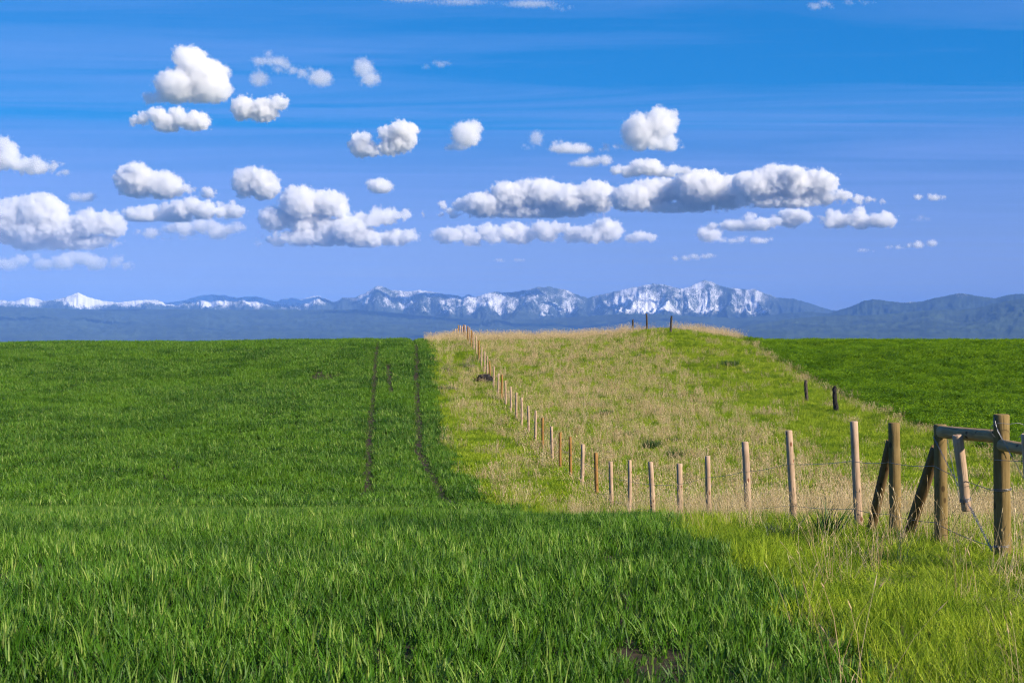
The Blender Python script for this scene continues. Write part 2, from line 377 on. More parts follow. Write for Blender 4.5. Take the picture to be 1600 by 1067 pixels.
G_T = 'tiny stray puffs of cloud'
CLOUDS = [
 ([(300, 100, 28, 30), (318, 118, 42, 30), (280, 135, 40, 28), (330, 140, 36, 24), (250, 152, 34, 13), (300, 150, 60, 14)], 165, 'tall grey-shaded cloud tower above a flatter small cloud', 'M'),
 ([(232, 188, 30, 16), (268, 185, 34, 18), (305, 190, 26, 17)], 208, 'flat cream-topped cloud tucked right under the tall tower cloud', 'C'),
 ([(382, 170, 22, 20), (410, 172, 26, 20), (436, 162, 16, 14)], 194, 'compact round cloud beside the tall tower cloud', 'C'),
 ([(428, 98, 30, 17), (465, 112, 36, 14), (500, 122, 24, 16), (406, 124, 18, 15)], 138, 'ragged greyish-mauve wisp trailing off to one side of the tall tower cloud', 'W'),
 ([(568, 108, 20, 18), (578, 124, 20, 15)], 139, 'small grey-mauve puff standing apart at the end of the ragged wisp', 'W'),
 ([(690, 100, 20, 8), (666, 104, 9, 6)], 110, 'barely visible thin shred of mauve cloud', 'W'),
 ([(564, 226, 22, 20), (590, 232, 34, 16), (622, 216, 30, 24), (640, 206, 18, 14)], 249, 'double-humped white cloud with a notch between its two humps', 'C'),
 ([(728, 210, 26, 22), (742, 200, 14, 14), (712, 232, 16, 9)], 236, 'soft grey wedge-shaped cloud with a ragged foot', 'M'),
 ([(838, 216, 14, 14), (826, 230, 14, 7)], 236, 'slim leaning scrap of cloud beside a low rounded one', 'W'),
 ([(886, 230, 32, 13), (916, 232, 14, 9)], 242, 'low rounded greyish cloud beside the slim leaning scrap', 'M'),
 ([(926, 252, 32, 12), (900, 256, 14, 7)], 262, 'small lens-shaped grey cloud hanging just above the long cloud bank', 'M'),
 ([(1000, 205, 32, 26), (1030, 195, 30, 28), (1048, 190, 16, 22), (1020, 222, 42, 16), (960, 232, 30, 8)], 238, 'bulky square-shouldered cloud with a bright edge and a dark tail', 'M'),
 ([(985, 266, 28, 13), (1020, 262, 36, 15), (1060, 268, 24, 12)], 279, 'smooth low cap cloud resting over the long cloud bank', 'C'),
 ([(712, 326, 28, 14), (752, 320, 34, 20), (800, 308, 40, 26), (845, 304, 44, 26), (885, 312, 40, 24), (930, 308, 36, 26), (700, 336, 40, 8), (830, 332, 120, 12)], 342, 'long white cloud bank building up in steps, half joined to a bigger bank', 'C'),
 ([(985, 310, 36, 22), (1040, 304, 46, 26), (1095, 296, 50, 30), (1140, 302, 40, 26), (1060, 324, 90, 11)], 333, 'big white middle section of the long cloud bank, cauliflower-topped', 'C'),
 ([(1180, 292, 40, 26), (1215, 284, 44, 28), (1255, 292, 44, 24), (1300, 306, 36, 16), (1345, 314, 36, 9), (1220, 316, 80, 12)], 326, 'domed end of the long cloud bank tapering into a thin tail', 'C'),
 ([(700, 368, 24, 14), (745, 366, 44, 17), (800, 366, 44, 17), (860, 362, 46, 18), (910, 366, 36, 18), (948, 360, 28, 20)], 385, 'lower cream-lit row of cloud running beneath the stepped bank', 'C'),
 ([(1002, 372, 20, 11)], 382, 'single small ragged puff off the end of the lower cloud row', 'C'),
 ([(1140, 350, 30, 12), (1190, 346, 42, 15), (1240, 342, 30, 17)], 362, 'oblong white cloud under the domed end of the bank', 'C'),
 ([(1305, 344, 28, 16), (1345, 340, 32, 18), (1380, 344, 22, 14)], 360, 'rounded oblong cloud beneath the thin tail of the bank', 'C'),
 ([(1108, 366, 22, 13), (1140, 374, 24, 8)], 381, 'small low rounded cloud just below the oblong cloud', 'C'),
 ([(1190, 374, 17, 8)], 381, 'lone tiny puff just below the oblong cloud', 'C'),
 ([(1075, 402, 24, 7), (1106, 400, 12, 6)], 408, 'tiny flat puff floating just over the highest snowy peak', 'C'),
 ([(8, 240, 22, 26), (40, 258, 34, 18), (80, 264, 30, 13), (-30, 250, 40, 26)], 277, 'sloping cloud with a high shoulder and a thin trailing end', 'M'),
 ([(130, 308, 22, 10)], 317, 'small grey puff above the largest low cloud heap', 'M'),
 ([(20, 344, 50, 34), (65, 336, 44, 34), (40, 362, 60, 26), (100, 360, 40, 24), (140, 350, 30, 22), (175, 352, 26, 22), (-40, 350, 50, 36), (110, 378, 80, 14)], 393, 'largest cream-white cloud heap with billowing tops', 'C'),
 ([(40, 408, 50, 14), (110, 408, 50, 15), (165, 410, 40, 14), (-40, 408, 50, 14)], 425, 'long flat layer of cloud beneath the largest heap', 'M'),
 ([(215, 284, 36, 26), (200, 274, 20, 18), (255, 290, 34, 22), (300, 300, 44, 12)], 314, 'bright puffed cloud with a thin grey shelf to one side', 'C'),
 ([(220, 338, 28, 18), (265, 332, 40, 20), (310, 328, 44, 18), (355, 328, 30, 16)], 346, 'rounded cloud layered over a darker slab of cloud', 'C'),
 ([(260, 362, 50, 12), (310, 358, 40, 16), (350, 356, 34, 15), (290, 384, 50, 7)], 376, 'darker slab of cloud beneath a rounded bright one', 'M'),
 ([(385, 286, 24, 24), (412, 290, 28, 24), (400, 276, 24, 16)], 315, 'compact dome-shaped white cloud standing alone over a bigger heap', 'C'),
 ([(470, 318, 34, 28), (510, 318, 36, 22), (455, 345, 54, 26), (520, 350, 60, 28), (570, 340, 40, 22), (610, 338, 30, 12), (580, 366, 44, 20), (620, 372, 26, 15), (500, 372, 90, 14), (430, 378, 34, 9)], 387, 'broad blue-shadowed cloud heap with sunlit tops and a bright lower end', 'C'),
 ([(594, 292, 22, 13), (588, 283, 14, 10)], 303, 'small bright triangular cloud on its own in open sky', 'C'),
 ([(1452, 308, 26, 8)], 315, 'small smooth oval cloud alone in open sky beyond the bank tail', 'C'),
 ([(1440, 382, 30, 7), (1400, 386, 16, 5)], 390, 'low flat strip of small cloud over the wooded hills', 'C'),
 ([(1440, 342, 16, 6)], 348, 'faint little cloud shred below the small oval cloud', 'W'),
 ([(1352, 392, 16, 4)], 396, 'tiny stray puff of cloud low over the far mountains', 'C'),
 ([(812, 407, 9, 4)], 410, 'tiny stray puff of cloud low over the far mountains', 'C'),
 ([(782, 407, 8, 3.5)], 410, 'tiny stray puff of cloud low over the far mountains', 'C'),
 ([(720, 4, 70, 7), (830, 6, 60, 8), (880, 14, 24, 6), (640, -2, 60, 8)], 20, 'highest long ragged mauve-grey scrap of cloud in open sky', 'W'),
 ([(1285, 8, 26, 9), (1340, 4, 26, 7)], 20, 'short pale cloud scrap high above the thin tail of the bank', 'W'),
]
finish_clouds([cloud(lobes, base, label, kind, ci, G_T if label.startswith('tiny stray') else None) for ci, (lobes, base, label, kind) in enumerate(CLOUDS)])
# ------------------------------------------------------------------ grasses and crops
def leaf_mat(name, stops, transl=.3, rough=.42, spec=.45, big=None, tipc=None, gain=.8):
    """stops: colour ramp over the per-leaf 'tint'; big: world-scale drift towards another colour"""
    m, t = mat(name); b = NB(t)
    stops = [(p_, tuple(gain*q for q in c_)) for p_, c_ in stops]
    if big is not None: big = (tuple(gain*q for q in big[0]), *big[1:])
    if tipc is not None: tipc = tuple(gain*q for q in tipc)
    c = b.ramp(b.attr('tint'), stops)
    if tipc is not None: c = b.mix(b.rng(b.attr('along'), .45, 1.0, 0, .6), c, (*tipc, 1))
    P = b.pos()
    rnd = b.n('ShaderNodeObjectInfo').outputs['Random']
    c = b.mix(b.rng(rnd, 0, 1, 0, .35), c, b.mix(1.0, c, (.55, .62, .6, 1), 'MULTIPLY'))
    if big is not None:
        n = b.noise(P, big[1], 3, .55)
        c = b.mix(b.rng(n, .38, .66, 0, big[2]), c, (*big[0], 1))
        n2 = b.noise(P, big[1]*4.5, 4, .6)
        c = b.mix(b.rng(n2, .46, .6, 0, .85), c, b.mix(1.0, c, (.44, .56, .5, 1), 'MULTIPLY'))
    pr = b.n('ShaderNodeBsdfPrincipled', {'Base Color': c, 'Roughness': rough, 'Specular IOR Level': spec})
    tr = b.n('ShaderNodeBsdfTranslucent', {'Color': c})
    mixs = b.n('ShaderNodeMixShader', {0: transl, 1: pr.outputs[0], 2: tr.outputs[0]})
    b.out(mixs.outputs[0])
    return m

def leaves(rs, n, radius, L, W, a0, curl, segs, base_z=(0, 0), heading=None, head_spread=np.pi, twist=.5, taper=1.0, tint=(0, 1), pinch=.55, tufts=0, tuft_r=.04):
    """n tapering, curling leaf strips; returns verts, faces, tint, along"""
    V = []; F = []; TI = []; AL = []
    off = 0
    tc_ = [(radius*math.sqrt(rs.rand()), rs.rand()*2*np.pi, rs.uniform(.72, 1.2), rs.rand()) for _ in range(max(tufts, 1))]
    for i in range(n):
        r = radius*math.sqrt(rs.rand()); th = rs.rand()*2*np.pi
        p = np.array([r*math.cos(th), r*math.sin(th), rs.uniform(*base_z)]); lf = 1.0; tq = None
        if tufts:
            tr, tth, lf, tq = tc_[i % tufts]
            p = np.array([tr*math.cos(tth)+rs.normal()*tuft_r*.6, tr*math.sin(tth)+rs.normal()*tuft_r*.6, 0.])
        ph = rs.rand()*2*np.pi if heading is None else heading+rs.normal()*head_spread
        l = rs.uniform(*L)*lf; wd = rs.uniform(*W); al = rs.uniform(*a0); cu = rs.uniform(*curl)
        tw = rs.normal()*twist+ph+np.pi/2
        ti = rs.uniform(*tint)
        if tq is not None: ti = np.clip(ti*.6+(tint[0]+(tint[1]-tint[0])*tq)*.4, 0, 1)
        side0 = np.array([math.cos(tw), math.sin(tw), 0])
        step = l/segs
        for k in range(segs+1):
            u = k/segs
            dirv = np.array([math.sin(al+cu*u)*math.cos(ph), math.sin(al+cu*u)*math.sin(ph), math.cos(al+cu*u)])
            ww = wd*.5*(pinch+(1-pinch)*min(1, u*3))*(1-u**2.2*taper)
            if k == segs:
                V.append(p); TI.append(ti); AL.append(1)
            else:
                V.append(p-side0*ww); V.append(p+side0*ww); TI += [ti, ti]; AL += [u, u]
            p = p+dirv*step
        for k in range(segs-1):
            a = off+2*k; F.append((a, a+1, a+3, a+2))
        a = off+2*(segs-1); F.append((a, a+1, a+2))
        off += 2*segs+1
    return V, F, TI, AL
def stems(rs, n, radius, L, W, lean, head=.0, head_w=.0, droop=.5, tint=(0, 1)):
    """thin dry stalks (three-sided) that carry a narrow seed head"""
    V = []; F = []; TI = []; AL = []; off = 0
    for i in range(n):
        r = radius*math.sqrt(rs.rand()); th = rs.rand()*2*np.pi
        p = np.array([r*math.cos(th), r*math.sin(th), 0.]); ph = rs.rand()*2*np.pi; l = rs.uniform(*L); wd = rs.uniform(*W)
        al = abs(rs.normal())*lean; cu = rs.uniform(0, droop); ti = rs.uniform(*tint); segs = 4
        hl = head*rs.uniform(.6, 1.2); us = [0, .35, .7, 1.0]
        pts = [p]; u0 = 0
        for u in us[1:]:
            a = al+cu*u*u
            pts.append(pts[-1]+np.array([math.sin(a)*math.cos(ph), math.sin(a)*math.sin(ph), math.cos(a)])*l*(u-u0)); u0 = u
        rad = [wd, wd*.9, wd*.8, wd*.6]
        if hl > 0:
            a = al+cu*1.25; dv = np.array([math.sin(a)*math.cos(ph), math.sin(a)*math.sin(ph), math.cos(a)])
            e = pts[-1]; pts += [e+dv*hl*.35, e+dv*hl]; rad += [head_w*rs.uniform(.6, 1.2), wd*.3]
        for q, rr in zip(pts, rad):
            for k in range(3):
                a = ph+k*2*np.pi/3; V.append(q+np.array([math.cos(a), math.sin(a), 0])*rr*.5); TI.append(ti); AL.append(0.)
        for s_ in range(len(pts)-1):
            for k in range(3):
                a = off+3*s_+k; b2 = off+3*s_+(k+1) % 3
                F.append((a, b2, b2+3, a+3))
        off += 3*len(pts)
    return V, F, TI, AL
def merge(*parts):
    V = []; F = []; TI = []; AL = []
    for v, f, ti, al in parts:
        o = len(V); V += list(v); F += [tuple(i+o for i in q) for q in f]; TI += ti; AL += al
    return V, F, TI, AL

PROTO = bpy.data.collections.new('plant_sources')          # kept out of the scene: only sources for the fields
def proto_coll(name, makers, m):
    c = bpy.data.collections.new(name)
    for i, (V, F, TI, AL) in enumerate(makers):
        me = bpy.data.meshes.new(f'{name}_{i:02d}'); me.from_pydata([tuple(v) for v in V], [], F)
        me.polygons.foreach_set('use_smooth', [True]*len(me.polygons))
        for k, v in (('tint', TI), ('along', AL)):
            a = me.attributes.new(k, 'FLOAT', 'POINT'); a.data.foreach_set('value', np.asarray(v, np.float32))
        me.materials.append(m)
        c.objects.link(bpy.data.objects.new(f'{name}_{i:02d}', me))
    return c

def scatter(name, coll, pts, rot, scl, rs):
    """one object: a cloud of points that geometry nodes turn into clumps"""
    n = len(pts); k = len(coll.objects)
    me = bpy.data.meshes.new(name); me.vertices.add(n); me.vertices.foreach_set('co', np.asarray(pts, np.float32).ravel())
    a = me.attributes.new('rot', 'FLOAT_VECTOR', 'POINT'); a.data.foreach_set('vector', np.asarray(rot, np.float32).ravel())
    a = me.attributes.new('scl', 'FLOAT_VECTOR', 'POINT'); a.data.foreach_set('vector', np.asarray(scl, np.float32).ravel())
    a = me.attributes.new('idx', 'INT', 'POINT'); a.data.foreach_set('value', rs.randint(0, k, n).astype(np.int32))
    o = bpy.data.objects.new(name, me); COL.objects.link(o)
    ng = bpy.data.node_groups.new(name, 'GeometryNodeTree')
    ng.interface.new_socket('Geometry', in_out='INPUT', socket_type='NodeSocketGeometry')
    ng.interface.new_socket('Geometry', in_out='OUTPUT', socket_type='NodeSocketGeometry')
    N = ng.nodes.new; L = ng.links.new
    gi = N('NodeGroupInput'); go = N('NodeGroupOutput'); ip = N('GeometryNodeInstanceOnPoints'); ci = N('GeometryNodeCollectionInfo')
    ci.inputs['Collection'].default_value = coll; ci.inputs['Separate Children'].default_value = True; ci.inputs['Reset Children'].default_value = True
    def na(nm, ty):
        q = N('GeometryNodeInputNamedAttribute'); q.data_type = ty; q.inputs['Name'].default_value = nm; return q.outputs['Attribute']
    er = N('FunctionNodeEulerToRotation'); L(na('rot', 'FLOAT_VECTOR'), er.inputs[0])
    mp_ = N('GeometryNodeMeshToPoints')
    L(gi.outputs[0], mp_.inputs['Mesh']); L(mp_.outputs[0], ip.inputs['Points']); L(ci.outputs[0], ip.inputs['Instance'])
    ip.inputs['Pick Instance'].default_value = True
    L(na('idx', 'INT'), ip.inputs['Instance Index']); L(er.outputs[0], ip.inputs['Rotation']); L(na('scl', 'FLOAT_VECTOR'), ip.inputs['Scale'])
    L(ip.outputs[0], go.inputs[0])
    o.modifiers.new('scatter', 'NODES').node_group = ng
    return o

def pts_in(rs, x0, x1, y0, y1, dens, keep):
    """random points on the ground, jittered on a grid; keep(x, y) gives the chance to stay; also only where a visitor near the camera can look"""
    st = 1/math.sqrt(dens)
    gx_, gy_ = np.meshgrid(np.arange(x0, x1, st), np.arange(y0, y1, st))
    x = gx_.ravel()+rs.uniform(-.5, .5, gx_.size)*st*1.1; y = gy_.ravel()+rs.uniform(-.5, .5, gx_.size)*st*1.1
    vis = np.abs(x) < .43*y+4.0
    x, y = x[vis], y[vis]
    k = rs.rand(len(x)) < keep(x, y)
    return x[k], y[k]
def place(rs, name, coll, xs, ys, s0, s1, sink=.01, tilt=.12, hs=None, lean=(0, 0)):
    n = len(xs)
    z = ground_z(xs, ys)-sink
    rot = np.stack([rs.normal(size=n)*tilt+lean[0], rs.normal(size=n)*tilt+lean[1], rs.rand(n)*2*np.pi], -1)
    s = rs.uniform(s0, s1, n); h = s if hs is None else s*hs
    o = scatter(name, coll, np.stack([xs, ys, z], -1), rot, np.stack([s, s, h], -1), rs)
    return tag(o, kind='stuff')

rs = np.random.RandomState(21)
# ---- wheat
M_WHEAT = leaf_mat('wheat_leaf', [(0, (.010, .055, .002)), (.35, (.030, .125, .004)), (.6, (.062, .185, .008)), (.76, (.25, .38, .06)), (1, (.60, .66, .22))], .12, .5, .2, big=((.10, .23, .006), .09, .6), tipc=(.13, .27, .025))  # palest stops put the sun's sheen on some leaves into their colour
W_NEAR = proto_coll('wheat_clump', [merge(
    leaves(rs, 18, .12, (.13, .25), (.009, .015), (.0, .35), (.1, 1.0), 5, twist=.9, tufts=3, tuft_r=.024),
    leaves(rs, 9, .13, (.08, .16), (.008, .013), (.3, .8), (.3, 1.3), 4, twist=.9, tint=(.1, .6))) for _ in range(8)], M_WHEAT)
W_FAR = proto_coll('wheat_patch', [leaves(rs, 84, .32, (.15, .30), (.014, .026), (.0, .5), (.0, 1.0), 3, twist=1.2, tufts=9, tuft_r=.055) for _ in range(6)], M_WHEAT)
def track_x(y): return edge_smooth(y)-1.1-.1*perlin(y*.12, y*0+4)
def track2_x(y): return np.interp(y, [36, 41, 60, 97, 120], [-3.6, -4.2, -6.0, -9.3, -11.2])
def track3_x(y): return np.interp(y, [76, 80, 96], [-6.4, -6.8, -8.4])
def track_gap(x, y):
    """how bare the wheel tracks and the thin spots are (1 = full crop)"""
    e = edge_x(y)
    g1 = np.abs(x-track_x(y))
    near = sstep(36, 30, y)
    wd = np.where(y < 36, .17, .42)
    bare = np.where(y < 36, np.exp(-(g1/wd)**2), sstep(.62, .4, g1))*np.where(y < 36, np.clip(.3+1.0*perlin(y*.33, y*0+7.7), 0, 1), 1)
    xt = np.interp(y, [36, 41, 60, 97, 120], [-3.6, -4.2, -6.0, -9.3, -11.2])
    bare2 = sstep(.58, .36, np.abs(x-xt))*sstep(38, 42, y)
    xt3 = np.interp(y, [76, 80, 96], [-6.4, -6.8, -8.4])
    bare3 = sstep(.58, .36, np.abs(x-xt3))*sstep(76, 79, y)*sstep(97, 93, y)
    for xa in (-16.7-.035*(y-53), -23-.14*(y-65), -11.5-.02*(y-60)):
        bare2 = np.maximum(bare2, .8*sstep(.5, .3, np.abs(x-xa))*np.clip(.5+1.2*perlin(y*.1+xa.mean(), y*0+6.1), 0, 1)*sstep(40, 46, y))
    p = np.exp(-((x+11.3)/1.0)**2-((y-87)/2.4)**2)*1.5*np.clip(.75+1.6*perlin(x*1.1, y*.8), 0, 1)
    p2 = .8*np.clip(perlin(x*.35+31, y*.2+11)*2.6-.95, 0, 1)
    p3 = np.exp(-((x+3.95)/.35)**2-((y-11.3)/.6)**2)+.3*np.exp(-((x+.8)/.5)**2-((y-10.0)/.8)**2)+1.2*np.exp(-((x-.83)/.16)**2-((y-7.5)/.5)**2)
    return np.clip(1-bare-bare2-bare3-p-p2-p3, 0, 1)
xs, ys = pts_in(rs, -20, 4.5, 5.2, 37, 122, lambda x, y: sstep(.12, -.25, x-edge_x(y)+.35*perlin(x*1.7, y*1.7))*track_gap(x, y))
hs_ = 1+.28*perlin(xs*.6, ys*.6)+.12*perlin(xs*2, ys*2)
place(rs, 'wheat', W_NEAR, xs, ys, .56, .82, hs=hs_*1.05, lean=(0, .05))
xs, ys = pts_in(rs, -60, 4, 35, 132, 11, lambda x, y: sstep(.15, -.3, x-edge_x(y)+.5*perlin(x*.9, y*.9))*track_gap(x, y))
hs_ = np.clip(1+.4*perlin(xs*.4, ys*.22)+.4*perlin(xs*1.0, ys*.6), .5, 1.5)
place(rs, 'wheat', W_FAR, xs, ys, .85, 1.2, hs=hs_)
def verge(x, y):
    g1 = np.abs(x-track_x(y)); g2 = np.abs(x-track2_x(y)); g3 = np.where((y > 77) & (y < 96), np.abs(x-track3_x(y)), 9)
    g = np.minimum(np.minimum(g1, np.where(y > 39, g2, 9)), g3)
    return (g < .7)*sstep(.14, .26, g)*(x < edge_x(y))*(.9+.8*perlin(y*.5, x*.5))
xs, ys = pts_in(rs, -14, 3, 36, 120, 55, verge)
place(rs, 'wheat', W_NEAR, xs, ys, .8, 1.1, hs=1+.3*perlin(xs, ys*.6))
def rut(x, y):                     # trodden, stunted plants along the wheel tracks
    g = np.minimum(np.abs(x-track_x(y)), np.where(y > 39, np.abs(x-track2_x(y)), 9))
    g = np.minimum(g, np.where((y > 77) & (y < 96), np.abs(x-track3_x(y)), 9))
    return (g < .24)*(.62+.7*perlin(x*.9, y*.45))
xs, ys = pts_in(rs, -14, 3, 6, 120, 60, rut)
place(rs, 'wheat', W_NEAR, xs, ys, .34, .52, hs=.8)
# ---- meadow
M_GRASS = leaf_mat('meadow_grass_blade', [(0, (.05, .11, .003)), (.35, (.20, .30, .010)), (.8, (.46, .52, .045)), (1, (.68, .60, .22))], .35, .6, .15, big=((.19, .30, .012), .22, .45), gain=1.1)
M_DRY = leaf_mat('dry_grass', [(0, (.42, .29, .14)), (.6, (.60, .46, .26)), (1, (.78, .64, .42))], .2, .7, .12, gain=.95)
G_NEAR = proto_coll('grass_clump', [merge(leaves(rs, 26, .13, (.12, .28), (.003, .0065), (.0, .55), (.0, 1.0), 3, twist=1.2, tufts=5, tuft_r=.03), leaves(rs, 9, .12, (.08, .2), (.006, .011), (.1, .8), (.2, 1.3), 3, twist=1.2, tint=(0, .45))) for _ in range(7)], M_GRASS)
G_FAR = proto_coll('grass_patch', [leaves(rs, 84, .32, (.10, .24), (.010, .018), (.0, .7), (.0, .8), 2, twist=1.4, tufts=11, tuft_r=.05) for _ in range(6)], M_GRASS)
D_NEAR = proto_coll('dry_clump', [merge(stems(rs, 7, .12, (.3, .62), (.0028, .0045), .16, .07, .010, .6), leaves(rs, 10, .12, (.12, .3), (.003, .006), (.1, .9), (.2, 1.6), 3, twist=1.2)) for _ in range(7)], M_DRY)
D_FAR = proto_coll('dry_patch', [merge(stems(rs, 17, .28, (.22, .48), (.006, .010), .2, .08, .020, .5), leaves(rs, 20, .28, (.1, .25), (.008, .014), (.2, 1.0), (.2, 1.2), 2, twist=1.3)) for _ in range(6)], M_DRY)
D_TALL = proto_coll('tall_dry_patch', [stems(rs, 15, .3, (.35, .78), (.005, .008), .13, .12, .022, .4, (.4, 1)) for _ in range(5)], M_DRY)
def in_meadow(x, y): return sstep(-.2, .15, x-edge_x(y)+.35*perlin(x*1.7, y*1.7))*sstep(.25, -.25, x-alf_x(y)+.4*perlin(x*1.2, y*1.2))
def dryness(x, y):
    c = x-fence_x(y)
    s = np.interp(c, [-3.4, -2.2, -.6, .5, 6, 9], [.05, .30, .38, .52, .55, .5])
    green = sstep(9.5, 13.5, x+.018*(y-60)+1.4*perlin(x*.2+8, y*.15))*sstep(30, 48, y)
    s = s*(1-.95*green)
    s = s*(1-.75*sstep(15.5, 10, y))*(1-.45*sstep(24, 15, y)*sstep(.5, -1, c))
    s = s*(1-.3*sstep(46, 36, y)*sstep(2.5, 0, np.abs(c)))
    rim = sstep(1.5, .3, alf_x(y)-x)*np.clip(.42+.6*perlin(y*.13, y*0+3), 0, 1)
    return np.clip(np.maximum(s, rim)+.55*perlin(x*.45, y*.3)+.35*perlin(x*1.6, y*1.1), 0, 1)
def tufty(x, y): return 1+.4*perlin(x*.7, y*.5)+.3*perlin(x*2.1, y*1.7)
xs, ys = pts_in(rs, -2, 18.5, 5.2, 38, 62, lambda x, y: in_meadow(x, y)*(1-.35*dryness(x, y)))
place(rs, 'meadow_grass', G_NEAR, xs, ys, .75, 1.15, hs=tufty(xs, ys)*.8*(1-.3*sstep(2.5, 4, xs)*sstep(22, 14, ys)))
xs, ys = pts_in(rs, -8, 20, 37, 150, 16, lambda x, y: in_meadow(x, y)*(1-.45*dryness(x, y)))
place(rs, 'meadow_grass', G_FAR, xs, ys, .8, 1.25, hs=tufty(xs, ys))
xs, ys = pts_in(rs, -2, 18.5, 5.2, 38, 20, lambda x, y: in_meadow(x, y)*dryness(x, y)**1.2)
place(rs, 'dry_grass', D_NEAR, xs, ys, .7, 1.15, tilt=.16)
xs, ys = pts_in(rs, -8, 20, 37, 150, 6, lambda x, y: in_meadow(x, y)*dryness(x, y)**1.1)
place(rs, 'dry_grass', D_FAR, xs, ys, .7, 1.15, tilt=.16)
def crest_keep(x, y):
    mid = sstep(108, 113, y)*sstep(131, 124, y)*in_meadow(x, y)
    knoll = np.exp(-((x-11.8)/2.3)**2)
    right = sstep(13.4, 14.5, x)*sstep(104, 108, y)
    return np.clip(mid*(.55+.8*perlin(x*.8, y*.3))*(1-knoll)+right*mid*.8, 0, 1)
xs, ys = pts_in(rs, -9, 20, 104, 132, 4.5, crest_keep)
place(rs, 'tall_dry_grass', D_TALL, xs, ys, .7, 1.1, tilt=.1)
# ---- alfalfa
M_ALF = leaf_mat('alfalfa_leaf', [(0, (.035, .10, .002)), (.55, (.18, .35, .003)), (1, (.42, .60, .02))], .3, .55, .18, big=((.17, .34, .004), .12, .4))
def alf_clump(rs):
    parts = [leaves(rs, 14, .22, (.2, .34), (.006, .010), (0, .5), (0, .3), 2, tint=(0, .4))]
    V = []; F = []; TI = []; AL = []
    md = [(rs.normal()*.2, rs.normal()*.2, rs.uniform(.65, 1.1)) for _ in range(7)]
    for i in range(210):
        mx_, my_, mh = md[i % 7]
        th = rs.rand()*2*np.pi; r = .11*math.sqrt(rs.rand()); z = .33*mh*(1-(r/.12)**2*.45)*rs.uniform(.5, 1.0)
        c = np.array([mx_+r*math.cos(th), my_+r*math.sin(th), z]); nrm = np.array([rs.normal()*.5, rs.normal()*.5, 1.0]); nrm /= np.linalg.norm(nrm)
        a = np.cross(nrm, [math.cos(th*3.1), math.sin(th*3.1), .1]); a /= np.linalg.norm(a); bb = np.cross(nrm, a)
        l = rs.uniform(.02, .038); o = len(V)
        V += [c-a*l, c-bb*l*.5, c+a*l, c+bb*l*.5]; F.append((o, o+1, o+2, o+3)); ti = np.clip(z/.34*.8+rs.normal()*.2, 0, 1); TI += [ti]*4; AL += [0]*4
    return merge(*parts, (V, F, TI, AL))
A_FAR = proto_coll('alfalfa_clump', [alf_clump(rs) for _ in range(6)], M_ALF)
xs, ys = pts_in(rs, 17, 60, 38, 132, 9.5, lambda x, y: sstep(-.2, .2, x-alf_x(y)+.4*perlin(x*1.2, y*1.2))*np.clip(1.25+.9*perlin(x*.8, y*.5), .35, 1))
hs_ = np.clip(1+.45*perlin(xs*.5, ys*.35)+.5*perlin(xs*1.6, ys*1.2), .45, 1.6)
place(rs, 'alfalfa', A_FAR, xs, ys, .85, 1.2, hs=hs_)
# ------------------------------------------------------------------ fence
def wood_mat(name, c0, c1, knot, grain=1.0):
    m, t = mat(name); b = NB(t)
    tcn = b.n('ShaderNodeTexCoord').outputs['Object']
    rnd = b.n('ShaderNodeObjectInfo').outputs['Random']
    off = b.n('ShaderNodeCombineXYZ', {0: b.math('MULTIPLY', rnd, 31.0), 1: b.math('MULTIPLY', rnd, 17.0), 2: b.math('MULTIPLY', rnd, 9.0)}).outputs[0]
    v = b.n('ShaderNodeVectorMath', {0: tcn, 1: off}, operation='ADD').outputs[0]
    mpn = b.n('ShaderNodeMapping', {0: v, 'Scale': (1, 1, .07)}).outputs[0]
    g1 = b.noise(mpn, 42, 5, .65); g2 = b.noise(v, 5.5, 4, .6)
    mk = b.n('ShaderNodeMapping', {0: v, 'Scale': (1, 1, .55)}).outputs[0]
    vo = b.n('ShaderNodeTexVoronoi', {'Vector': mk, 'Scale': 9.0, 'Randomness': 1.0}, feature='F1').outputs['Distance']
    c = b.mix(b.rng(g1, .3, .7), (*c0, 1), (*c1, 1))
    c = b.mix(b.rng(g2, .35, .75, 0, .5), c, (c0[0]*.62, c0[1]*.58, c0[2]*.5, 1))
    c = b.mix(b.rng(vo, .20, .13, 0, .9), c, (*knot, 1))
    crack = b.noise(b.n('ShaderNodeMapping', {0: v, 'Scale': (1, 1, .03)}).outputs[0], 75, 2, .5)
    c = b.mix(b.rng(crack, .66, .74, 0, .75*grain), c, (knot[0]*.6, knot[1]*.6, knot[2]*.6, 1))
    h = b.math('SUBTRACT', g1, b.rng(crack, .62, .74, 0, 1.2))
    bp = b.n('ShaderNodeBump', {'Strength': .5*grain, 'Distance': .012, 'Height': h})
    pr = b.n('ShaderNodeBsdfPrincipled', {'Base Color': c, 'Roughness': .82, 'Specular IOR Level': .2, 'Normal': bp.outputs[0]})
    b.out(pr.outputs[0]); return m
W_PALE = wood_mat('peeled_pine', (.32, .215, .14), (.49, .36, .26), (.13, .045, .02))
W_GOLD = wood_mat('golden_pine', (.22, .11, .03), (.34, .185, .06), (.10, .035, .01))
W_OLIVE = wood_mat('treated_pine', (.145, .10, .034), (.255, .182, .075), (.05, .03, .012))
W_BRACE = wood_mat('dark_treated_pine', (.10, .064, .026), (.18, .118, .054), (.04, .02, .01))  # treated pine with the shade on the braces put into its colour
W_GREY = wood_mat('weathered_rail', (.26, .175, .085), (.42, .30, .165), (.06, .04, .02), 1.3)
W_OLD = wood_mat('old_cedar', (.045, .034, .028), (.115, .095, .08), (.015, .012, .01), 1.6)
W_CHAR = wood_mat('charred_cedar', (.012, .011, .012), (.045, .04, .04), (.005, .005, .005), 1.6)
m, t = mat('galvanised_wire'); b = NB(t)
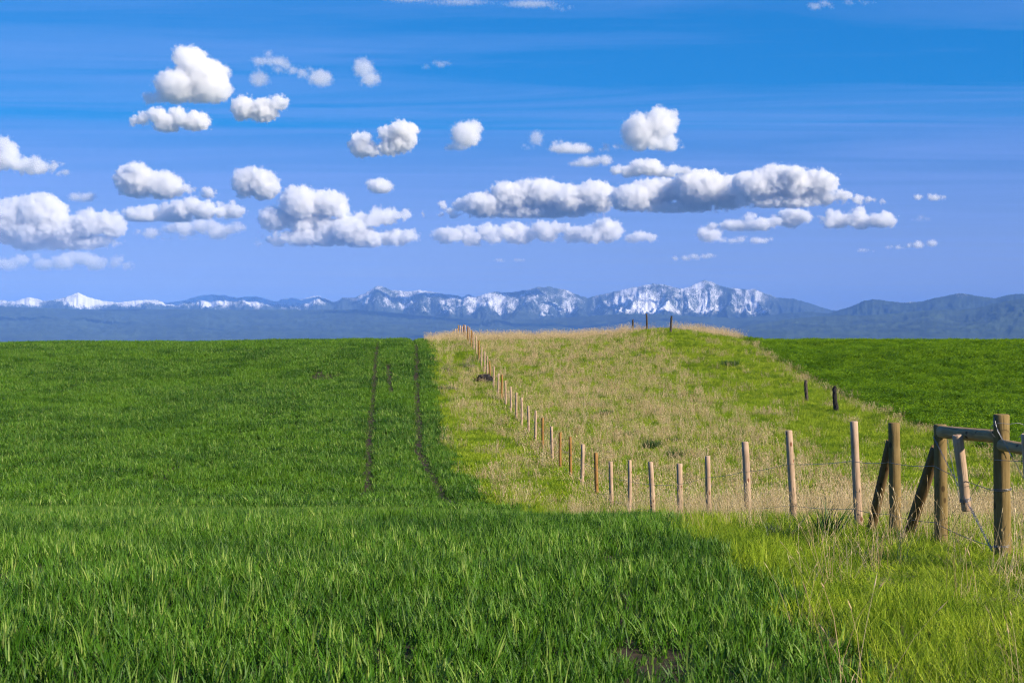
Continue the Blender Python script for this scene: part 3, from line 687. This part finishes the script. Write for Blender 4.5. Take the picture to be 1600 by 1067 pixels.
pr = b.n('ShaderNodeBsdfPrincipled', {'Base Color': b.mix(b.noise(None, 60, 3), (.14, .14, .15, 1), (.28, .28, .30, 1)), 'Metallic': .85, 'Roughness': .45}); b.out(pr.outputs[0]); M_WIRE = m

def log_mesh(rs, length, r0, r1, sides=14, rings=9, cham=.008, wob=.006):
    """a peeled pole along +z: slightly crooked and tapered, with sawn, softly chamfered ends"""
    V = []; F = []
    zs = [0]+list(np.linspace(cham, length-cham, rings))+[length]
    ph = rs.rand(4)*6.28
    el = 1+rs.normal(size=sides)*.02
    for i, z in enumerate(zs):
        u = z/length; r = r0+(r1-r0)*u
        if i in (0, len(zs)-1): r -= cham
        ox = wob*math.sin(u*4+ph[0])*length; oy = wob*math.sin(u*3.3+ph[1])*length
        for k in range(sides):
            a = 2*np.pi*k/sides
            rr = r*el[k]*(1+.025*math.sin(3*a+ph[2]+u*5))
            V.append((ox+rr*math.cos(a), oy+rr*math.sin(a), z))
    n = len(zs)
    for i in range(n-1):
        for k in range(sides):
            a = i*sides+k; b2 = i*sides+(k+1) % sides
            F.append((a, b2, b2+sides, a+sides))
    F.append(tuple(range(sides-1, -1, -1))); F.append(tuple(range((n-1)*sides, n*sides)))
    return V, F
def pole(name, parent, p0, p1, r0, r1, m, rs, **k):
    p0 = Vector(p0); p1 = Vector(p1); L = (p1-p0).length
    V, F = log_mesh(rs, L, r0, r1, **k)
    o = mesh_obj(name, V, F, m, parent)
    for p in o.data.polygons:
        if len(p.vertices) > 4: p.use_smooth = False
    o.location = p0; q = (p1-p0).to_track_quat('Z', 'Y'); o.rotation_euler = q.to_euler()
    return o
def tube(name, parent, pts, r, m, sides=5):
    pts = [Vector(p) for p in pts]; V = []; F = []
    for i, p in enumerate(pts):
        d_ = (pts[min(i+1, len(pts)-1)]-pts[max(i-1, 0)]).normalized()
        a = d_.cross(Vector((0.1, 0, 1))).normalized(); bq = d_.cross(a)
        for k in range(sides):
            an = 2*math.pi*k/sides; V.append(tuple(p+(a*math.cos(an)+bq*math.sin(an))*r))
    for i in range(len(pts)-1):
        for k in range(sides):
            x = i*sides+k; y_ = i*sides+(k+1) % sides; F.append((x, y_, y_+sides, x+sides))
    return mesh_obj(name, V, F, m, parent)

frs = np.random.RandomState(5)
fence = empty('fence', (0, 0, 0))
tag(fence, 'peeled wooden post and wire fence running up the hill from a braced corner', 'fence')
# (pixel column of the foot, pixel row of the top, lean of the top in pixels, wood)
POSTS = [(1343, 658, -9, 'P'), (1240, 672, -7, 'P'), (1168, 690, -3, 'P'), (1109, 712, -4, 'P'), (1063, 724, -1, 'P'), (1020, 721, -3, 'P'), (983.5, 718.5, 0, 'P'), (955.5, 721, -1, 'P'), (932, 707.3, -.5, 'G'), (910, 693.5, 0, 'P'), (892.5, 682, -2, 'G'), (875.4, 675, 0, 'G'), (863, 666, -1, 'P'), (848, 652.5, 0, 'G'), (837, 641.5, 0, 'P'), (825.6, 634, 0, 'P'), (815, 621, 0, 'P'), (807, 613, 0, 'P'), (798, 604, 0, 'P'), (790, 594.5, 0, 'P'), (784, 585, 0, 'G'), (778.7, 583.3, 0, 'P'), (771.4, 571.7, 0, 'P'), (765.5, 564, -1, 'G'), (761.7, 553.5, 0, 'P'), (757, 549, 0, 'P'), (752.5, 542.7, 0, 'P'), (748, 531.7, 0, 'G'), (744.3, 525.6, 0, 'P'), (740, 519, -.5, 'P'), (736.5, 515.8, 0, 'G'), (733.7, 511.7, 0, 'P'), (731, 509.5, 0, 'G'), (727.2, 508, 0, 'P'), (724.5, 507, 0, 'G'), (721.7, 510, 0, 'P'), (719.2, 508.5, 0, 'P'), (716.2, 507.3, 0, 'G'), (714, 513.5, 0, 'P'), (711.3, 513.7, 0, 'P'), (708.5, 517, 0, 'G'), (707, 517.5, 0, 'P'), (704.8, 520.5, 0, 'P')]
def fpos(px): d_ = 12488/(px-618); return (px-800)/FPX*d_, d_
WOOD = {'P': W_PALE, 'G': W_GOLD}
nodes = []
for px, top, lean, wd in POSTS:
    x, d_ = fpos(px); gz = float(ground_z(x, d_)); zt = CAMZ-(top-533.5)/FPX*d_
    h = min(max(zt-gz, 1.12), 1.42)
    r = frs.uniform(.047, .058)
    lx = lean/FPX*d_; slope = lx/h
    pole('post', fence, (x-slope*.35, d_, gz-.35), (x+lx, d_+frs.normal()*.02, gz+h), r*1.05, r*.97, WOOD[wd], frs, sides=12, rings=7)
    nodes.append((x, d_, gz, slope, r))
def post_at(px, top, r, m, base_extra=.4):
    x, d_ = fpos(px); gz = float(ground_z(x, d_)); zt = CAMZ-(top-533.5)/FPX*d_
    pole('post', fence, (x, d_, gz-base_extra), (x-.004, d_, zt), r*1.04, r*.97, m, frs, sides=18, rings=12, wob=.003)
    return Vector((x, d_, gz)), zt
c0, z0 = post_at(1566, 647, .074, W_OLIVE)
c1, z1 = post_at(1470, 663, .066, W_OLIVE)
c2, z2 = post_at(1398, 660, .066, W_OLIVE)
x, d_ = fpos(1690); c3 = Vector((x, d_, float(ground_z(x, d_)))); post_at(1690, 640, .072, W_OLIVE)
# slanting braces, their feet farther along the fence
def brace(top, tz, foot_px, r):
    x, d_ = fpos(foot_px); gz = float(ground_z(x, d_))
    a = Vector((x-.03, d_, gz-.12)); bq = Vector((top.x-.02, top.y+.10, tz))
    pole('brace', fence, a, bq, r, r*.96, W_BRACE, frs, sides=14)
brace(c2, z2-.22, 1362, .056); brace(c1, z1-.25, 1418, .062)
# horizontal rails of the braced corner
pole('rail', fence, (c1.x-.008, c1.y-.05, z1-.07), (c0.x-.01, c0.y+.06, z1-.03), .064, .062, W_GREY, frs, sides=16, wob=.002)
pole('rail', fence, (c0.x-.02, c0.y-.05, .745), (c3.x-.02, c3.y+.05, .745), .054, .054, W_GREY, frs, sides=16, wob=.002)
# line wires
for hgt in (.82, .24):
    pts = []
    seq = [(c0.x, c0.y, c0.z, 0, .074), (c1.x, c1.y, c1.z, 0, .066), (c2.x, c2.y, c2.z, 0, .066)]+[n_ for n_ in nodes]
    for i, (x, d_, gz, sl, r) in enumerate(seq):
        hh = hgt if i else (.62 if hgt > .5 else .10)
        side = -1
        p = Vector((x+sl*hh+side*(r+.003), d_, gz+hh))
        if pts:
            q = pts[-1]
            for k in (.25, .5, .75):
                e = q.lerp(p, k); e.z -= .018*4*k*(1-k); e.x += .004*math.sin(7*k+i); pts.append(e)
        pts.append(p)
    tube('wire', fence, pts, .0034, M_WIRE, 4)
def ring(c, zc, r, turns=2, tilt=.0):
    return [Vector((c.x+r*math.cos(a), c.y+r*math.sin(a), zc+.012*a/6.28+tilt*math.cos(a))) for a in np.linspace(0, 2*math.pi*turns, 18*turns)]
tube('wire_wrap', fence, ring(c0, c0.z+.62, .078, 2, .004), .0035, M_WIRE, 4)
tube('wire_wrap', fence, ring(c0, c0.z+.10, .079, 2, .006), .0035, M_WIRE, 4)
def sag(a, bq, s, n=10): return [a.lerp(bq, k/n)-Vector((0, 0, s*4*(k/n)*(1-k/n))) for k in range(n+1)]
L = -.085
# twisted diagonal brace wires with the sticks that tighten them
def twisted(a, bq, r=.0028, amp=.006):
    for ph in (0, math.pi):
        pts = [a.lerp(bq, k/40)+Vector((amp*math.cos(k*1.3+ph), 0, amp*math.sin(k*1.3+ph))) for k in range(41)]
        tube('brace_wire', fence, pts, r, M_WIRE, 4)
sx_, sd_ = fpos(1512); sd_ -= .1
mid_lo = Vector((sx_-.02, sd_-.05, CAMZ-(790-533.5)/FPX*sd_))
twisted(Vector((c1.x+L, c1.y-.02, z1-.12)), Vector((c0.x+L, c0.y+.03, c0.z+.06)))
twisted(mid_lo, Vector((c0.x+L, c0.y+.03, c0.z+.08)), .003, .009)
tube('brace_wire', fence, sag(Vector((c0.x+.08, c0.y+.05, z0-.12)), Vector((c1.x+.07, c1.y-.05, c1.z+.12)), .01), .0026, M_WIRE, 4)
tube('brace_wire', fence, sag(Vector((c0.x+.08, c0.y+.05, z0-.3)), Vector((c1.x+.07, c1.y-.05, c1.z+.3)), .01), .0026, M_WIRE, 4)
tube('brace_wire', fence, sag(Vector((c0.x-.085, c0.y, z0-.06)), Vector((c3.x-.08, c3.y, c3.z+.1)), .015), .003, M_WIRE, 4)
tube('brace_wire', fence, sag(Vector((c0.x-.085, c0.y-.02, z0-.42)), Vector((c3.x-.08, c3.y, c3.z+.95)), .01), .0026, M_WIRE, 4)
loop = [Vector((c0.x-.10+.16*math.sin(a)+.12, c0.y-.09-.03*math.cos(a), z0-.13+.11*math.cos(a)*(.4+.6*abs(math.sin(a/2))))) for a in np.linspace(-2.4, 2.4, 26)]
tube('brace_wire', fence, loop, .0024, M_WIRE, 4)
tube('brace_wire', fence, [Vector((c0.x-.082, c0.y-.02, z0-.03)), Vector((c0.x-.07, c0.y-.075, z0-.15)), Vector((c0.x-.01, c0.y-.09, z0-.27)), Vector((c0.x+.05, c0.y-.085, z0-.38))], .0035, M_WIRE, 4)
def stick(px0, r0_, px1, r1_, dd, rad):
    a = Vector(((px1-800)/FPX*dd, dd, CAMZ-(r1_-533.5)/FPX*dd)); bq = Vector(((px0-800)/FPX*dd, dd-.04, CAMZ-(r0_-533.5)/FPX*dd))
    st = pole('tightening_stick', fence, a, bq, rad*.92, rad*1.04, W_PALE, frs, sides=14, wob=.004)
    return st, a, bq
st, a, bq = stick(1494, 679, 1510, 798, 13.9, .049)
d0 = a.lerp(bq, .12)
tube('wire_wrap', fence, ring(d0, d0.z, .054, 3, .01), .0032, M_WIRE, 4)
tube('brace_wire', fence, sag(Vector((d0.x-.05, d0.y, d0.z)), Vector((c1.x+.04, c1.y-.07, z1-.14)), .0), .0028, M_WIRE, 4)
stick(1601, 677, 1612, 800, 12.4, .049)

# ------------------------------------------------------------------ old posts standing alone
def old_post(px, d_, h, r, m, label, lean=0, lump=False, seed=0):
    rs_ = np.random.RandomState(60+seed)
    x = (px-800)/FPX*d_; gz = float(ground_z(x, d_))
    V, F = log_mesh(rs_, h+.3, r*1.1, r*.9, sides=12, rings=12, wob=.012)
    V = [np.array(v) for v in V]
    for i, v in enumerate(V):                                   # split, weathered top and hollow flank
        u = v[2]/(h+.3)
        v[:2] *= 1+.16*math.sin(i*2.4+seed)*u
        if u > .93: v[2] += .06*math.sin(math.atan2(v[1], v[0])*2+seed)-.03
        if lump:
            if v[1] < 0 and v[0] > 0: v[:2] *= 1+.5*math.exp(-((v[2]-.62)/.11)**2)
            v[:2] *= 1+.45*max(0, .62-v[2])
    o = mesh_obj('old_fence_post', V, F, m, smooth=False)
    o.location = (x, d_, gz-.3); o.rotation_euler = (0, lean, 0)
    return tag(o, label, 'fence post', 'old weathered posts')
old_post(988.5, 113, 1.08, .075, W_OLD, 'shortest of the old grey posts on the grassy knoll', 0, False, 1)
old_post(1010.5, 114, 1.36, .08, W_OLD, 'middle of the old grey posts on the grassy knoll', 0, False, 2)
old_post(1048.5, 110, 1.32, .085, W_OLD, 'old grey post at the very top of the grassy knoll', .01, False, 3)
old_post(1262, 74, 1.2, .09, W_OLD, 'old brown post leaning in green grass near the alfalfa edge', -.07, False, 4)
old_post(1306, 69.5, 1.3, .11, W_CHAR, 'charred black split post with a knobby thicker foot', -.03, True, 5)

# ------------------------------------------------------------------ brush heap, bushes, tufts, stone
def sticks_mesh(rs_, n, rx, ry, h, r):
    V = []; F = []
    for i in range(n):
        a = rs_.rand()*6.28; q = math.sqrt(rs_.rand())
        c = np.array([rx*q*math.cos(a), ry*q*math.sin(a), h*(1-q*q)*rs_.uniform(.15, 1.0)])
        dv = rs_.normal(size=3)*np.array([1, 1, .45]); dv /= np.linalg.norm(dv); l = rs_.uniform(.12, .42)
        p0 = c-dv*l; p1 = c+dv*l*.2+rs_.normal(size=3)*.03; p2 = c+dv*l+rs_.normal(size=3)*.06
        s1 = np.cross(dv, [0, 0, 1.]); s1 /= np.linalg.norm(s1)+1e-6; s2 = np.cross(dv, s1); rr = rs_.uniform(.5, 1.2)*r; o = len(V)
        for p, k in ((p0, 1), (p1, .8), (p2, .4)):
            p[2] = max(p[2], -.02)
            for an in (0, 2.09, 4.19): V.append(p+(s1*math.cos(an)+s2*math.sin(an))*rr*k)
        for s_ in range(2):
            for k in range(3): F.append((o+3*s_+k, o+3*s_+(k+1) % 3, o+3*s_+3+(k+1) % 3, o+3*s_+3+k))
    return V, F
brs = np.random.RandomState(77)
bd = 84.5; bx = (757-800)/FPX*bd
heap = empty('brush_heap', (bx, bd, float(ground_z(bx, bd))))
tag(heap, 'dark brown heap of dead brush lying against the fence posts', 'brush heap')
bm = bmesh.new(); bmesh.ops.create_icosphere(bm, subdivisions=3, radius=1)
for v in bm.verts:
    n_ = float(perlin(v.co.x*2.2+4, v.co.y*2.2+v.co.z*1.7)); v.co *= 1+.35*n_; v.co.x = v.co.x*.55+.12*v.co.z; v.co.y *= .45; v.co.z = max(v.co.z*.56, -.25)
me = bpy.data.meshes.new('root_mass'); bm.to_mesh(me); bm.free(); me.materials.append(W_CHAR)
o = bpy.data.objects.new('root_mass', me); COL.objects.link(o); o.parent = heap
V, F = sticks_mesh(brs, 210, .52, .42, .6, .018); mesh_obj('dead_branches', V, F, W_OLD, heap, False)
V, F = sticks_mesh(brs, 26, .5, .4, .5, .02); mesh_obj('bare_broken_branches', [v+np.array([-.25, -.12, 0]) for v in V], F, W_OLIVE, heap, False)

M_SAGE = leaf_mat('sage_leaf', [(0, (.06, .08, .05)), (.6, (.13, .16, .10)), (1, (.24, .27, .19))], .2, .7, .2)
M_TUFT = leaf_mat('rank_grass', [(0, (.02, .06, .01)), (.6, (.05, .13, .018)), (1, (.12, .2, .04))], .25, .45, .4)
def bush(px, d_, w_, h, label, m=M_SAGE, seed=0, name='sagebrush', cat='bush'):
    rs_ = np.random.RandomState(300+seed); x = (px-800)/FPX*d_
    e = empty(name, (x, d_, float(ground_z(x, d_))-.02))
    V, F, TI, AL = leaves(rs_, 620, w_*.5, (.05, .13), (.016, .03), (0, 1.1), (0, .6), 2, base_z=(0, 1), twist=1.5)
    V = np.array(V); cen = V.copy()
    hh = np.clip(1-(np.hypot(V[:, 0], V[:, 1])/(w_*.56))**2, .05, 1)*(1+.35*perlin(V[:, 0]*4+seed, V[:, 1]*4))
    V[:, 2] = V[:, 2]*hh*h
    mesh_obj('foliage', V, F, m, e, attrs={'tint': TI, 'along': AL})
    V, F = sticks_mesh(rs_, 40, w_*.4, w_*.4, h*.7, .012); mesh_obj('stem', V, F, W_OLD, e, False)
    return tag(e, label, cat)
bush(731, 92.5, 1.3, .75, 'dark grey sagebrush growing below the fence near the crest', seed=1)
bush(700, 80, 1.4, .6, 'pale grey-green sagebrush beside the wheat edge', seed=2)
bush(698, 90, 1.4, .6, 'scrubby sagebrush nearest the wheat on the upper slope', seed=3)
def tuft(px, d_, r, h, label, n=90, m=M_TUFT, seed=0, W=(.010, .02)):
    rs_ = np.random.RandomState(400+seed); x = (px-800)/FPX*d_
    V, F, TI, AL = leaves(rs_, n, r, (h*.6, h*1.1), W, (0, .6), (.1, 1.1), 4, twist=1.1)
    o = mesh_obj('grass_tuft', V, F, m, attrs={'tint': TI, 'along': AL})
    o.location = (x, d_, float(ground_z(x, d_))-.01)
    return tag(o, label, 'grass tuft', 'coarse dark tufts in the meadow')
tuft(1018, 54.5, .30, .50, 'dark green tuft with pale dead stalks at its side in the meadow', 420, seed=1)
tuft(1055, 52.0, .34, .40, 'low dark green tuft close to the one with dead stalks', 380, seed=2)
tuft(946, 67.5, .30, .42, 'small dark tuft alone high in the tan meadow', 360, seed=3)
tuft(980, 59, .3, .38, 'faint dull green tuft above the pair of dark tufts', 200, seed=4)
tuft(1052, 56.8, .3, .34, 'flat little tuft just behind the tuft with dead stalks', 200, seed=5)
tuft(1140, 26.3, .12, .3, 'bright green tuft growing behind the fence wire', 40, seed=6, W=(.006, .012))
tuft(1292, 15.6, .14, .52, 'tall broad-bladed green clump just in front of the line of pale posts', 46, seed=7, W=(.010, .02))
tuft(1208, 15.4, .08, .26, 'small withered grey-brown tuft beside the tall broad-bladed clump', 40, m=M_SAGE, seed=8, W=(.006, .010))
tuft(1140, 92, .6, .45, 'dark green hummock of grass on the side of the knoll', 500, seed=9)
m, t = mat('pale_stone'); b = NB(t)
pr = b.n('ShaderNodeBsdfPrincipled', {'Base Color': b.mix(b.noise(None, 9, 4), (.5, .47, .42, 1), (.72, .69, .64, 1)), 'Roughness': .9}); b.out(pr.outputs[0])
bm = bmesh.new(); bmesh.ops.create_icosphere(bm, subdivisions=3, radius=.19)
for v in bm.verts:
    v.co *= 1+.3*float(perlin(v.co.x*7+2, v.co.y*7+v.co.z*6)); v.co.z *= .75
me = bpy.data.meshes.new('stone'); bm.to_mesh(me); bm.free(); me.materials.append(m)
o = bpy.data.objects.new('stone', me); COL.objects.link(o); x = (948-800)/FPX*113.5; o.location = (x, 113.5, float(ground_z(x, 113.5))+.12)
tag(o, 'pale stone lying in the grass at the foot of the knoll', 'stone')
